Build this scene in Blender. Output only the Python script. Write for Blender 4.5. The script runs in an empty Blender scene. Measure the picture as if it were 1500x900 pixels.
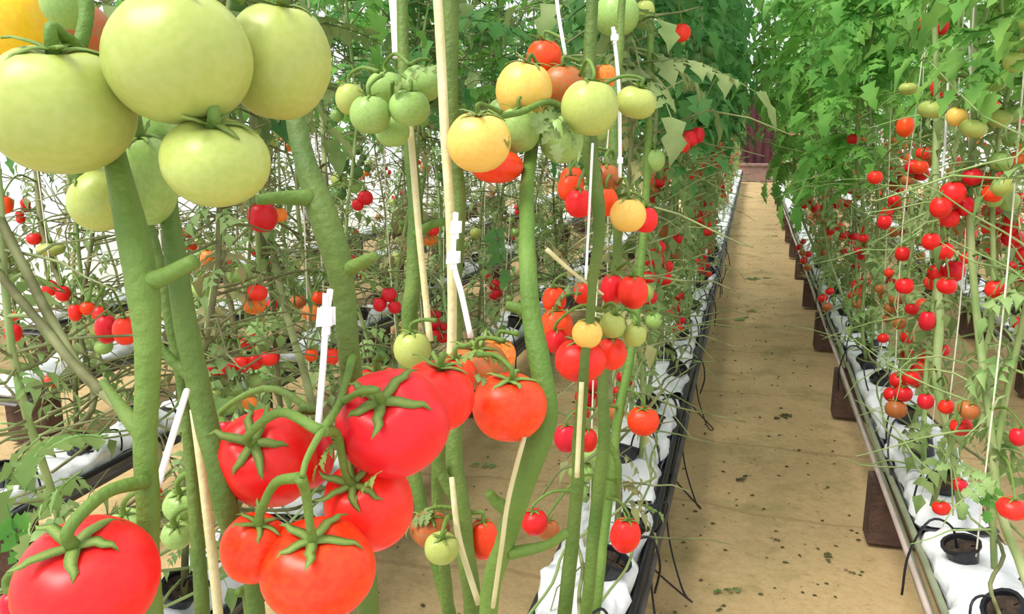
import bpy, math, random
from mathutils import Vector, Matrix, noise
R = random.Random(7)
C = bpy.context.scene.collection
PI = math.pi
# ------------------------------------------------------------------ camera
H = 1.4; F = 1200.0
TH = math.atan(265 / F); PS = math.atan(354 / F * math.cos(TH))
RT = Vector((math.cos(PS), math.sin(PS), 0))
FW = Vector((-math.sin(PS) * math.cos(TH), math.cos(PS) * math.cos(TH), -math.sin(TH)))
UP = Vector((-math.sin(PS) * math.sin(TH), math.cos(PS) * math.sin(TH), math.cos(TH)))
CAM = Vector((0, 0, H))
def at(px, py, d):
    return CAM + d * (FW + (px - 750) / F * RT + (450 - py) / F * UP)
cd = bpy.data.cameras.new('camera'); cd.sensor_width = 36; cd.lens = 36 * F / 1500
cd.clip_start = 0.02; cd.clip_end = 200
cam = bpy.data.objects.new('camera', cd); C.objects.link(cam)
m3 = Matrix((RT, UP, -FW)).transposed()
cam.matrix_world = Matrix.Translation(CAM) @ m3.to_4x4()
bpy.context.scene.camera = cam
cd.dof.use_dof = False

# ------------------------------------------------------------------ materials
def mat(name, col, rough=0.5, var=None, scale=8.0, transl=0.0, spec=0.4, bump=0.0, bscale=30.0, rand=0.0, sub=0.0, detail=4.0):
    m = bpy.data.materials.new(name); m.use_nodes = True
    nt = m.node_tree; nd = nt.nodes; ln = nt.links
    b = nd['Principled BSDF']; out = nd['Material Output']
    b.inputs['Roughness'].default_value = rough
    b.inputs['Specular IOR Level'].default_value = spec
    tc = nd.new('ShaderNodeTexCoord')
    src = None
    if var:
        nz = nd.new('ShaderNodeTexNoise'); nz.inputs['Scale'].default_value = scale; nz.inputs['Detail'].default_value = detail
        ln.new(tc.outputs['Object'], nz.inputs['Vector'])
        cr = nd.new('ShaderNodeValToRGB'); cr.color_ramp.elements[0].position = 0.35; cr.color_ramp.elements[1].position = 0.65
        cr.color_ramp.elements[0].color = (*col, 1); cr.color_ramp.elements[1].color = (*var, 1)
        ln.new(nz.outputs['Fac'], cr.inputs['Fac']); src = cr.outputs['Color']
    else:
        rgb = nd.new('ShaderNodeRGB'); rgb.outputs[0].default_value = (*col, 1); src = rgb.outputs[0]
    if rand > 0:
        oi = nd.new('ShaderNodeObjectInfo'); hs = nd.new('ShaderNodeHueSaturation')
        mr = nd.new('ShaderNodeMapRange'); mr.inputs['To Min'].default_value = 1 - rand; mr.inputs['To Max'].default_value = 1 + rand
        ln.new(oi.outputs['Random'], mr.inputs['Value']); ln.new(mr.outputs[0], hs.inputs['Value'])
        mr2 = nd.new('ShaderNodeMapRange'); mr2.inputs['To Min'].default_value = 0.5 - rand * 0.06; mr2.inputs['To Max'].default_value = 0.5 + rand * 0.06
        ln.new(oi.outputs['Random'], mr2.inputs['Value']); ln.new(mr2.outputs[0], hs.inputs['Hue'])
        ln.new(src, hs.inputs['Color']); src = hs.outputs['Color']
    ln.new(src, b.inputs['Base Color'])
    if sub > 0:
        b.inputs['Subsurface Weight'].default_value = sub
        b.inputs['Subsurface Radius'].default_value = (0.02, 0.012, 0.006); b.inputs['Subsurface Scale'].default_value = 0.6
    if bump > 0:
        n2 = nd.new('ShaderNodeTexNoise'); n2.inputs['Scale'].default_value = bscale; n2.inputs['Detail'].default_value = 5
        ln.new(tc.outputs['Object'], n2.inputs['Vector'])
        bp = nd.new('ShaderNodeBump'); bp.inputs['Strength'].default_value = bump; bp.inputs['Distance'].default_value = 0.02
        ln.new(n2.outputs['Fac'], bp.inputs['Height']); ln.new(bp.outputs[0], b.inputs['Normal'])
    if transl > 0:
        tr = nd.new('ShaderNodeBsdfTranslucent'); ln.new(src, tr.inputs['Color'])
        mx = nd.new('ShaderNodeMixShader'); mx.inputs[0].default_value = transl
        ln.new(b.outputs[0], mx.inputs[1]); ln.new(tr.outputs[0], mx.inputs[2]); ln.new(mx.outputs[0], out.inputs['Surface'])
    return m
def s(r, g, b):
    f = lambda c: (c / 255 / 12.92) if c / 255 <= 0.04045 else ((c / 255 + 0.055) / 1.055) ** 2.4
    return (f(r), f(g), f(b))
M = {}
# ripening stages of the skin: two tones of the fruit itself
for k, a, b2 in [('red', s(240, 38, 30), s(246, 62, 42)), ('crimson', s(214, 22, 30), s(232, 40, 40)), ('vermilion', s(244, 66, 22), s(250, 96, 30)),
                 ('orange', s(245, 110, 40), s(250, 150, 60)), ('yellow', s(240, 190, 90), s(238, 208, 120)), ('gold', s(240, 196, 40), s(240, 165, 40)),
                 ('pale', s(168, 180, 90), s(186, 192, 112)), ('green', s(142, 176, 92), s(172, 198, 118)), ('rust', s(186, 88, 42), s(160, 112, 58)),
                 ('darkgreen', s(84, 124, 62), s(112, 148, 80))]:
    M[k] = mat('tomato_skin_' + k, a, 0.36, tuple(p * .6 + q * .4 for p, q in zip(a, b2)) if k not in ('rust', 'orange') else b2, 7, detail=1.0, spec=0.35, sub=0.12, rand=0.06)
M['stem'] = mat('green_stem', s(84, 114, 38), 0.6, s(108, 134, 56), 9, bump=0.25, bscale=120, rand=0.1)
M['stem_dark'] = mat('dark_green_stem', s(76, 104, 36), 0.6, s(102, 124, 52), 9, bump=0.25, bscale=120, rand=0.1)
M['stem_far'] = mat('olive_stem', s(124, 152, 84), 0.6, s(156, 168, 112), 14, rand=0.25)
M['stem_dry'] = mat('brown_stem', s(94, 96, 56), 0.7, s(140, 146, 98), 14, rand=0.25)
M['calyx'] = mat('sepal_green', s(110, 146, 60), 0.6, s(144, 158, 82), 40, rand=0.1, transl=0.15)
M['leaf'] = mat('tomato_leaf_bright', s(98, 158, 74), 0.6, s(150, 200, 100), 5, transl=0.5, rand=0.18, spec=0.25)
M['leaf_dark'] = mat('tomato_leaf_deep', s(74, 132, 70), 0.6, s(114, 168, 96), 7, transl=0.55, rand=0.2, spec=0.25)
M['leaf_olive'] = mat('tomato_leaf_olive', s(116, 148, 84), 0.6, s(160, 180, 118), 10, transl=0.3, rand=0.2, spec=0.2)
M['leaf_dry'] = mat('tomato_leaf_withered', s(142, 144, 98), 0.8, s(172, 164, 116), 12, transl=0.25, rand=0.2, spec=0.1)
M['string'] = mat('pale_twine', s(226, 218, 190), 0.8, s(240, 236, 220), 60)
M['string_white'] = mat('white_twine', s(246, 244, 240), 0.6)
M['cane'] = mat('straw_cane', s(202, 192, 138), 0.6, s(222, 212, 166), 20, bump=0.2, bscale=60)
M['clip'] = mat('white_plastic_clip', s(250, 250, 250), 0.35)
M['bag'] = mat('white_film_bag', s(232, 234, 236), 0.35, s(214, 216, 218), 5, bump=0.5, bscale=14, rand=0.06)
M['black'] = mat('black_plastic', s(24, 24, 30), 0.35, s(38, 38, 44), 10)
M['hose'] = mat('black_hose', s(26, 26, 32), 0.4)
M['soil'] = mat('dark_substrate', s(48, 38, 30), 0.95, s(74, 60, 48), 60, bump=0.8, bscale=90)
M['block'] = mat('brown_block', s(104, 80, 68), 0.9, s(80, 62, 56), 14, bump=0.6, bscale=60, rand=0.12)
M['pipe'] = mat('grey_green_pipe', s(140, 144, 118), 0.5, s(116, 122, 98), 9, rand=0.1)
M['pipe_dark'] = mat('dark_pipe', s(58, 56, 56), 0.5, s(84, 78, 74), 9)
M['pipe_pale'] = mat('pinkish_pipe', s(196, 176, 168), 0.5, s(170, 154, 146), 9)
M['tray'] = mat('grey_tray', s(150, 148, 146), 0.5, s(120, 118, 116), 6)
M['step'] = mat('grey_brick_step', s(150, 120, 112), 0.9, s(128, 104, 100), 6, bump=0.3)
M['maroon'] = mat('maroon_curtain', s(84, 40, 44), 0.9, s(60, 30, 36), 3)
M['film'] = mat('greenhouse_film', (0.88, 0.9, 0.9), 0.5, (0.8, 0.83, 0.84), 1.2, transl=0.6)
M['tube'] = mat('galvanised_tube', s(196, 200, 202), 0.4)
M['debris'] = mat('dark_leaf_crumbs', s(78, 66, 40), 0.9, s(92, 96, 52), 6)

def ground_material():
    m = bpy.data.materials.new('tan_ground_sheet'); m.use_nodes = True
    nt = m.node_tree; nd = nt.nodes; ln = nt.links; b = nd['Principled BSDF']
    b.inputs['Roughness'].default_value = 0.9; b.inputs['Specular IOR Level'].default_value = 0.15
    tc = nd.new('ShaderNodeTexCoord')
    def nz(sc, det=6, rough=0.6):
        n = nd.new('ShaderNodeTexNoise'); n.inputs['Scale'].default_value = sc; n.inputs['Detail'].default_value = det; n.inputs['Roughness'].default_value = rough
        ln.new(tc.outputs['Object'], n.inputs['Vector']); return n
    def ramp(f, stops):
        r = nd.new('ShaderNodeValToRGB')
        while len(r.color_ramp.elements) < len(stops): r.color_ramp.elements.new(0.5)
        for e, (p, c) in zip(r.color_ramp.elements, stops): e.position = p; e.color = (*c, 1)
        ln.new(f, r.inputs['Fac']); return r.outputs['Color']
    def mix(f, a, c, typ='MIX'):
        x = nd.new('ShaderNodeMixRGB'); x.blend_type = typ
        if hasattr(f, 'links'): ln.new(f, x.inputs[0])
        else: x.inputs[0].default_value = f
        ln.new(a, x.inputs[1])
        if hasattr(c, 'links'): ln.new(c, x.inputs[2])
        else: x.inputs[2].default_value = (*c, 1)
        return x.outputs[0]
    base = ramp(nz(1.3).outputs['Fac'], [(0.3, s(176, 144, 102)), (0.5, s(196, 164, 118)), (0.7, s(184, 158, 118))])
    fine = ramp(nz(45, 8, 0.75).outputs['Fac'], [(0.3, s(172, 144, 100)), (0.5, s(214, 188, 140)), (0.75, s(230, 206, 160))])
    c = mix(0.4, base, fine)
    gr = nd.new('ShaderNodeMath'); gr.operation = 'GREATER_THAN'; gr.inputs[1].default_value = 0.61; 
    n3 = nz(2.6, 8, 0.7)
    rg = ramp(n3.outputs['Fac'], [(0.50, (0, 0, 0)), (0.66, (0.6, 0.6, 0.6))])
    c = mix(rg, c, s(142, 130, 78))                                     # algae and moss stains
    n4 = nz(26, 6, 0.7); rk = ramp(n4.outputs['Fac'], [(0.62, (0, 0, 0)), (0.70, (0.55, 0.55, 0.55))])
    c = mix(rk, c, s(96, 76, 46))
    # cloth seams across the path
    wv = nd.new('ShaderNodeTexWave'); wv.bands_direction = 'Y'; wv.inputs['Scale'].default_value = 0.42; wv.inputs['Distortion'].default_value = 5; wv.inputs['Detail'].default_value = 4
    ln.new(tc.outputs['Object'], wv.inputs['Vector'])
    rw = ramp(wv.outputs['Fac'], [(0.0, (0.35, 0.35, 0.35)), (0.004, (0, 0, 0))])
    c = mix(rw, c, s(136, 108, 70))
    ln.new(c, b.inputs['Base Color'])
    bp = nd.new('ShaderNodeBump'); bp.inputs['Strength'].default_value = 0.5; bp.inputs['Distance'].default_value = 0.02
    ln.new(nz(18, 8, 0.7).outputs['Fac'], bp.inputs['Height']); ln.new(bp.outputs[0], b.inputs['Normal'])
    return m
M['ground'] = ground_material()

# ------------------------------------------------------------------ mesh helpers
class MB:
    def __init__(self): self.v = []; self.f = []
    def tube(self, pts, rad, n=8, cap=True):
        pts = [Vector(p) for p in pts]
        if not hasattr(rad, '__len__'): rad = [rad] * len(pts)
        t0 = (pts[1] - pts[0]).normalized()
        a = Vector((1, 0, 0)) if abs(t0.x) < 0.8 else Vector((0, 1, 0))
        nrm = (a - t0 * a.dot(t0)).normalized()
        base = len(self.v)
        for i, p in enumerate(pts):
            t = (pts[min(i + 1, len(pts) - 1)] - pts[max(i - 1, 0)])
            if t.length < 1e-9: t = t0.copy()
            t.normalize()
            nrm = nrm - t * nrm.dot(t)
            if nrm.length < 1e-6: nrm = t.orthogonal()
            nrm.normalize(); bn = t.cross(nrm)
            for k in range(n):
                an = 2 * PI * k / n
                self.v.append(p + (nrm * math.cos(an) + bn * math.sin(an)) * rad[i])
        for i in range(len(pts) - 1):
            for k in range(n):
                a0 = base + i * n + k; a1 = base + i * n + (k + 1) % n
                self.f.append((a0, a1, a1 + n, a0 + n))
        if cap:
            self.f.append(tuple(base + k for k in reversed(range(n))))
            e = base + (len(pts) - 1) * n
            self.f.append(tuple(e + k for k in range(n)))
    def box(self, lo, hi):
        b = len(self.v)
        for z in (lo[2], hi[2]):
            for x, y in ((lo[0], lo[1]), (hi[0], lo[1]), (hi[0], hi[1]), (lo[0], hi[1])): self.v.append(Vector((x, y, z)))
        for q in ((0, 3, 2, 1), (4, 5, 6, 7), (0, 1, 5, 4), (1, 2, 6, 5), (2, 3, 7, 6), (3, 0, 4, 7)): self.f.append(tuple(b + i for i in q))
    def grid(self, fn, nu, nv, wrap=False):
        b = len(self.v)
        for i in range(nu + 1):
            for j in range(nv + 1): self.v.append(Vector(fn(i / nu, j / nv)))
        for i in range(nu):
            for j in range(nv):
                a = b + i * (nv + 1) + j; self.f.append((a, a + nv + 1, a + nv + 2, a + 1))
    def leaf(self, base, d, L, R, n=4, droop=0.5, pairs=3, w=0.5):
        d = Vector(d).normalized(); base = Vector(base)
        side = d.cross(Vector((0, 0, 1)))
        if side.length < 0.1: side = Vector((1, 0, 0))
        side.normalize()
        roll = R.uniform(-0.6, 0.6); side = Matrix.Rotation(roll, 3, d) @ side
        pts = []; p = base.copy(); dd = d.copy(); K = 6
        for i in range(K + 1):
            pts.append(p.copy()); p += dd * (L * 0.8 / K)
            dd = (dd + Vector((0, 0, -droop / K * 1.6)) + side * R.uniform(-.05, .05)).normalized()
        self.tube(pts, [L * 0.012 * (1 - 0.7 * i / K) for i in range(K + 1)], 3, False)
        spots = []
        for q in range(pairs):
            t = 0.25 + 0.68 * q / pairs
            for sd in (-1, 1): spots.append((t, sd, L * ((0.30 if pairs < 4 else 0.25) - (0.02 if pairs < 6 else .014) * q) * R.uniform(.75, 1.15) * (.55 if pairs > 3 and q % 2 else 1)))
        spots.append((1.0, 0, L * (0.36 if pairs < 4 else .29)))
        for t, sd, l in spots:
            i = min(int(t * K), K - 1); q = pts[i].lerp(pts[i + 1], t * K - i) if t < 1 else pts[K]
            ax = (pts[min(i + 1, K)] - pts[min(i, K - 1)]).normalized()
            dr = (ax * (0.55 if sd else 1) + side * sd * 0.95 + Vector((0, 0, R.uniform(-.35, .15)))).normalized()
            self.leaflet(q, dr, ax.cross(dr) * (sd if sd else 1) if sd else side.cross(ax), l, l * w, n, R)
    def leaflet(self, q, dr, up, L, W, n, R):
        if up.length < 1e-4: up = Vector((0, 0, 1))
        up = up.normalized(); up = (up - dr * up.dot(dr)).normalized()
        if up.z < 0: up = -up
        sv = dr.cross(up); b = len(self.v); curl = R.uniform(0.1, 0.5); fold = R.uniform(0.15, 0.5)
        for i in range(n + 1):
            t = i / n; wdt = math.sin(PI * min(1, t ** 0.75)) * W * 0.62 + (0.02 * L if i < n else 0)
            wdt *= (1.28 if i % 2 else 0.62); c = q + dr * (L * t) - up * (curl * L * t * t)
            fwd = dr * (L * 0.08 if i % 2 else 0)
            self.v += [c - sv * wdt + up * (fold * wdt) - fwd, c, c + sv * wdt + up * (fold * wdt) - fwd]
        for i in range(n):
            a = b + 3 * i; self.f += [(a, a + 1, a + 4, a + 3), (a + 1, a + 2, a + 5, a + 4)]
    def mesh(self, name, m, smooth=True):
        me = bpy.data.meshes.new(name); me.from_pydata([tuple(v) for v in self.v], [], self.f)
        me.materials.append(M[m]); 
        if smooth: me.polygons.foreach_set('use_smooth', [True] * len(me.polygons))
        me.update(); return me
    def obj(self, name, m, parent=None, smooth=True):
        return put(name, self.mesh(name, m, smooth), parent)
def put(name, me, parent=None, loc=None):
    o = bpy.data.objects.new(name, me); C.objects.link(o)
    if parent: o.parent = parent
    if loc is not None: o.location = loc
    return o
def empty(name, loc=(0, 0, 0)):
    o = bpy.data.objects.new(name, None); C.objects.link(o); o.location = loc; o.empty_display_size = 0.05; return o
def tag(o, label, cat, group=None):
    o['label'] = label; o['category'] = cat
    if group: o['group'] = group
    return o
def copy_tree(o, parent=None, name=None):
    c = o.copy(); C.objects.link(c)
    if parent: c.parent = parent
    for ch in kids.get(o.name, []): copy_tree(ch, c)
    return c
kids = {}
def index_kids(o):
    kids[o.name] = list(o.children)
    for c in o.children: index_kids(c)
def spline(pts, k=5):
    P = [Vector(p) for p in pts]; P = [P[0] * 2 - P[1]] + P + [P[-1] * 2 - P[-2]]; out = []
    for i in range(1, len(P) - 2):
        for j in range(k):
            t = j / k; a, b, c, d = P[i - 1], P[i], P[i + 1], P[i + 2]
            out.append(0.5 * ((2 * b) + (c - a) * t + (2 * a - 5 * b + 4 * c - d) * t * t + (3 * b - a - 3 * c + d) * t ** 3))
    out.append(P[-2]); return out
def lerp_list(vals, n):
    out = []
    for i in range(n):
        t = i / (n - 1) * (len(vals) - 1); k = min(int(t), len(vals) - 2); out.append(vals[k] + (vals[k + 1] - vals[k]) * (t - k))
    return out

# ------------------------------------------------------------------ fruit
TM = {}
def tomato_mesh(kind, variant=0, hi=True):
    key = (kind, variant, hi)
    if key in TM: return TM[key]
    lob = [(5, 0.035, 0.3), (7, 0.03, 1.1), (6, 0.018, 2.0), (4, 0.05, 0.7)][variant % 4]
    nu, nv = (40, 24) if hi else (12, 8)
    mb = MB()
    for j in range(nv + 1):
        ph = PI * j / nv
        for i in range(nu):
            a = 2 * PI * i / nu
            r = math.sin(ph) ** 0.92 * (1 + lob[1] * math.cos(lob[0] * a + lob[2]) * (0.3 + 0.7 * max(0, math.cos(ph))) + 0.02 * math.cos(2 * a + variant))
            z = math.cos(ph)
            dent = math.exp(-(r / 0.3) ** 2)
            z = z - (0.2 * dent if z > 0 else -0.04 * dent)
            mb.v.append(Vector((r * math.cos(a), r * math.sin(a), z)))
    for j in range(nv):
        for i in range(nu):
            a = j * nu + i; b = j * nu + (i + 1) % nu; mb.f.append((a, a + nu, b + nu, b))
    TM[key] = mb.mesh('tomato', kind); return TM[key]
CM = {}
def calyx_mesh(v=0, hi=True):
    if (v, hi) in CM: return CM[(v, hi)]
    Rr = random.Random(40 + v); mb = MB(); K = 6 if hi else 3
    for k in range(5 + v % 2):
        an = 2 * PI * k / (5 + v % 2) + Rr.uniform(-.2, .2); L = Rr.uniform(0.8, 1.15); lift = Rr.uniform(-0.05, 0.75)
        d = Vector((math.cos(an), math.sin(an), 0)); sd = Vector((-d.y, d.x, 0)); b = len(mb.v)
        for i in range(K + 1):
            t = i / K; w = 0.15 * (1 - t) ** 0.7 * (0.7 + t) + 0.008
            c = d * (L * t) + Vector((0, 0, 0.02 + 0.16 * math.sin(t * 2.2) - (0.34 - lift) * t * t)) + sd * (0.12 * t * t * Rr.uniform(-1, 1))
            mb.v += [c - sd * w, c + Vector((0, 0, -0.025)), c + sd * w, c + Vector((0, 0, 0.03))]
        for i in range(K):
            for q in range(4): a = b + 4 * i + q; a2 = b + 4 * i + (q + 1) % 4; mb.f.append((a, a2, a2 + 4, a + 4))
        mb.f.append((b + 4 * K, b + 4 * K + 1, b + 4 * K + 2, b + 4 * K + 3))
    mb.tube([(0, 0, -0.05), (0, 0, 0.12), (0.02, 0, 0.22)], [0.13, 0.1, 0.07], 8)
    CM[(v, hi)] = mb.mesh('calyx', 'calyx'); return CM[(v, hi)]
NAMES = {'red': 'ripe red tomato', 'crimson': 'deep red tomato', 'vermilion': 'orange-red tomato', 'orange': 'orange ripening tomato', 'yellow': 'yellow ripening tomato',
         'gold': 'golden yellow tomato', 'pale': 'pale green tomato', 'green': 'green unripe tomato', 'rust': 'brownish orange tomato', 'darkgreen': 'dark green tomato'}
def add_tomato(parent, c, rx, rz, kind, variant, tilt=(0, 0), hi=True, calyx=True, lab=True, origin=Vector((0, 0, 0))):
    o = put('tomato', tomato_mesh(kind, variant, hi), parent)
    o.location = c - origin
    # tilt = (sideways lean, lean toward the camera) in radians of the stalk axis
    az = Vector((0, 0, 1)) + RT * math.tan(tilt[0]) - Vector((FW.x, FW.y, 0)).normalized() * math.tan(tilt[1])
    o.rotation_mode = 'QUATERNION'; o.rotation_quaternion = az.to_track_quat('Z', 'Y')
    o.scale = (rx, rx, rz)
    if lab: o['label'] = NAMES[kind]
    if calyx:
        k = put('calyx', calyx_mesh(variant % 4, hi), o); k.location = (0, 0, 0.86); k.scale = (0.78, 0.78, 0.78 * rx / rz)
    return o, c + az.normalized() * rz * 0.92
# ------------------------------------------------------------------ hand placed plants
def plant(label, stems, toms, leaves=(), stalkr=0.0028, node=None, foot=None, depth=1.0, twigs=(), hi=True):
    """stems: [(material, [(px,py,depth,width px)...])]; toms: (px,py,depth,w px,h px,kind,lean,toward,node index)"""
    first = stems[0][1][-1]
    ft = Vector(foot) if foot else at(first[0], first[1], first[2])
    root = empty('tomato_plant', (ft.x, ft.y, 0.34)); tag(root, label, 'tomato plant')
    O = Vector((ft.x, ft.y, 0.34))
    main_pts = []
    for si, (mt, sp) in enumerate(stems):
        P = [at(a, b, c) for a, b, c, w in sp]; W = [w * c / F / 2 for a, b, c, w in sp]
        if si == 0 and P[-1].z > 0.4:
            P += [P[-1].lerp(ft.xyz.__class__((ft.x, ft.y, 0.34)), 0.5), Vector((ft.x, ft.y, 0.34))]; W += [W[-1], W[-1]]
        pts = spline(P, 6); rr = lerp_list(W, len(pts))
        pts = [p - O + Vector((noise.noise(p * 14), noise.noise(p * 14 + Vector((5, 5, 5))), 0)) * 0.0025 for p in pts]
        main_pts += pts
        rr = [r * (1 + 0.07 * noise.noise(p * 40)) for r, p in zip(rr, pts)]
        mb = MB(); mb.tube(pts, rr, 14 if hi else 8); mb.obj('main_stem' if si == 0 else ('side_stem' if len(sp) > 2 else 'cut_leaf_stub'), mt, root)
    SP = [p + O for p in main_pts]
    R2 = random.Random(hash(label) % 1000 if False else len(label) * 13 + len(toms))
    for i, t in enumerate(toms):
        px, py, d, w, h, kind, le, tw, nd = t
        c = at(px, py, d); rx = w * d / F / 2; rz = h * d / F / 2
        o, top = add_tomato(root, c, rx, rz * 1.03, kind, i % 4, (le, tw), hi, True, True, O)
        if nd is None:
            nd = min(SP, key=lambda q: (q - top).length + (0.15 if q.z < top.z else 0))
            if (nd - top).length > .3: nd = None
        if nd is not None:
            n0 = nd if isinstance(nd, Vector) else at(*nd)
            mid = top.lerp(n0, 0.45) + Vector((0, 0, 0.25 * (top - n0).length))
            out = (top - c).normalized()
            P = spline([n0, mid, top + out * 0.012, top - out * 0.004], 5)
            mb = MB(); mb.tube([p - O for p in P], lerp_list([stalkr * 1.25, stalkr, stalkr * 0.9, stalkr * 1.2], len(P)), 8); mb.obj('fruit_stalk', 'stem', root)
    for (px, py, d, L, dirpx, dirpy, dz, mt) in leaves:
        b = at(px, py, d); e = at(px + dirpx, py + dirpy, d + dz)
        mb = MB(); mb.leaf(b - O, e - b, L, R2, 7, 0.5, 3, 0.55); mb.obj('leaf', mt, root)
    for (P, r, mt) in twigs:
        pts = spline([at(*p) - O for p in P], 5); mb = MB(); mb.tube(pts, lerp_list([r, r * .8, r * .5], len(pts)), 6); mb.obj('twig', mt, root)
    return root
LB = 0.34
d1 = 0.5
plant('stout green tomato plant carrying the cluster of huge pale green tomatoes',
  [('stem', [(150, 120, .53, 26), (165, 215, .53, 32), (190, 330, .525, 44), (208, 420, .52, 50), (216, 500, .52, 38), (214, 620, .525, 34), (216, 740, .53, 34), (222, 900, .54, 32)]),
   ('stem', [(212, 415, .52, 34), (240, 405, .515, 26), (284, 382, .51, 22)]),
   ('stem', [(150, 560, .58, 10), (185, 605, .54, 22), (212, 640, .525, 26)]),
   ('stem', [(118, -40, .52, 22), (122, 20, .515, 22), (112, 72, .51, 20)]),
   ('stem', [(235, -40, .52, 18), (330, -20, .5, 16), (355, 5, .5, 12)])],
  [(88, 160, .50, 204, 182, 'pale', 0.12, 0.22, None), (262, 86, .49, 208, 186, 'pale', -0.05, -0.15, None), (408, 90, .545, 150, 166, 'pale', 0.15, 0.1, (345, -10, .56)),
   (316, 237, .50, 156, 122, 'pale', 0.1, 0.3, (215, 150, .56)), (150, 292, .58, 100, 86, 'pale', -0.7, 0.1, None), (212, 262, .60, 92, 140, 'green', 0.1, 0.3, (205, 150, .6)),
   (14, 35, .60, 112, 112, 'gold', 0.1, 0.1, None), (98, 5, .56, 74, 74, 'green', 0, 0, None), (112, 48, .64, 96, 90, 'rust', 0, 0, None),
   (232, 190, .64, 84, 80, 'green', 0.2, 0.2, None),
   (128, 850, .49, 205, 152, 'red', 0.0, 0.32, (214, 705, .52)), (22, 885, .56, 42, 44, 'crimson', 0, 0, None)],
  leaves=[(150, 640, .55, .085, -80, -10, .02, 'leaf_olive'), (120, 690, .54, .07, -80, 60, .0, 'leaf_olive'), (60, 640, .6, .09, -60, 50, .03, 'leaf_olive'), (175, 745, .56, .06, -60, 40, .02, 'leaf_olive'), (10, 740, .6, .06, 20, 60, .0, 'leaf')],
  foot=(-.345, .37, LB), stalkr=0.004)
plant('dark green tomato plant beside the stoutest stem, with two small green fruits low down',
  [('stem_dark', [(236, 200, .62, 26), (248, 300, .62, 28), (262, 400, .62, 32), (276, 500, .62, 34), (296, 600, .62, 34), (318, 680, .61, 36), (330, 740, .61, 36), (350, 800, .62, 28), (372, 900, .63, 26)]),
   ('stem_dark', [(232, 505, .62, 12), (255, 532, .62, 16), (286, 556, .62, 24)]),
   ('stem_dark', [(205, 300, .68, 16), (240, 420, .68, 16), (262, 560, .68, 16), (285, 720, .68, 18), (296, 900, .68, 22)])],
  [(268, 740, .72, 56, 46, 'green', 0, .3, (300, 700, .68)), (259, 784, .70, 44, 40, 'green', .1, .4, (290, 740, .68)), (185, 768, .76, 52, 40, 'green', .1, .3, (230, 730, .72))],
  foot=(-.36, .47, LB))
plant('tomato plant with a thick curving stem bearing the heavy bunch of big ripe red fruits',
  [('stem_dark', [(418, 70, .74, 24), (432, 165, .72, 28), (447, 240, .70, 32), (468, 300, .69, 42), (492, 375, .68, 42), (506, 440, .68, 34), (512, 520, .68, 32), (522, 620, .70, 30), (532, 760, .72, 30), (538, 900, .73, 32)]),
   ('stem', [(375, 293, .66, 15), (405, 290, .67, 19), (455, 290, .685, 26)]), ('stem', [(550, 375, .66, 14), (528, 386, .67, 20), (498, 400, .68, 26)]),
   ('stem', [(518, 520, .68, 12), (500, 585, .60, 12), (470, 632, .555, 11), (448, 672, .545, 10), (440, 700, .54, 9)]),
   ('stem', [(500, 590, .595, 11), (528, 575, .575, 10), (556, 572, .565, 9)]),
   ('stem', [(345, 870, .66, 12), (362, 868, .68, 20), (370, 900, .69, 24)])],
  [(575, 620, .62, 164, 148, 'red', -.15, .75, (528, 575, .575)), (392, 672, .63, 142, 150, 'red', -.05, .85, (470, 632, .555)), (448, 665, .68, 84, 106, 'crimson', 0, .2, (470, 600, .66)),
   (540, 740, .64, 132, 136, 'red', -.3, .6, (470, 632, .555)), (466, 834, .58, 164, 132, 'vermilion', .0, .35, (440, 700, .54)), (372, 803, .585, 94, 108, 'vermilion', .3, .3, (440, 700, .545)),
   (556, 578, .74, 84, 80, 'red', 0, .2, (560, 520, .72)), (640, 580, .80, 112, 98, 'red', .15, .1, (650, 520, .8)), (330, 632, .8, 26, 34, 'crimson', 0, 0, None)],
  leaves=[(500, 640, .57, .035, -60, 50, 0, 'calyx'), (560, 690, .57, .03, -50, 30, 0, 'calyx')],
  foot=(-.33, .62, LB), stalkr=0.0034)
plant('tomato plant with slanting lower stem, one round orange-red fruit hanging under curled sepals',
  [('stem', [(800, 60, 1.3, 14), (790, 160, 1.22, 17), (776, 235, 1.12, 20), (771, 310, 1.02, 22), (772, 400, .94, 26), (782, 480, .92, 30), (796, 560, .90, 32), (797, 620, .9, 38), (770, 700, .9, 36), (742, 790, .92, 30), (716, 900, .95, 28)]),
   ('stem', [(716, 722, .9, 14), (728, 736, .905, 18), (752, 750, .91, 24)]), ('stem', [(740, 448, .93, 14), (758, 452, .93, 18), (780, 462, .93, 26)]),
   ('stem', [(830, 780, .9, 12), (800, 800, .91, 14), (748, 812, .92, 20)])],
  [(746, 596, .86, 108, 96, 'vermilion', .05, .2, (700, 520, .88)), (700, 535, .96, 90, 60, 'rust', 0, .3, (740, 500, .94)), (668, 548, .92, 60, 56, 'vermilion', 0, .2, (690, 505, .92)),
   (728, 520, 1.02, 56, 48, 'orange', .1, .2, (760, 490, 1.0))],
  leaves=[(700, 515, .86, .04, -70, 20, -.02, 'calyx'), (710, 520, .86, .04, 60, 20, 0, 'calyx'), (690, 545, .85, .04, 60, 30, -.01, 'leaf_olive')],
  foot=(-.25, .85, LB))
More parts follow.
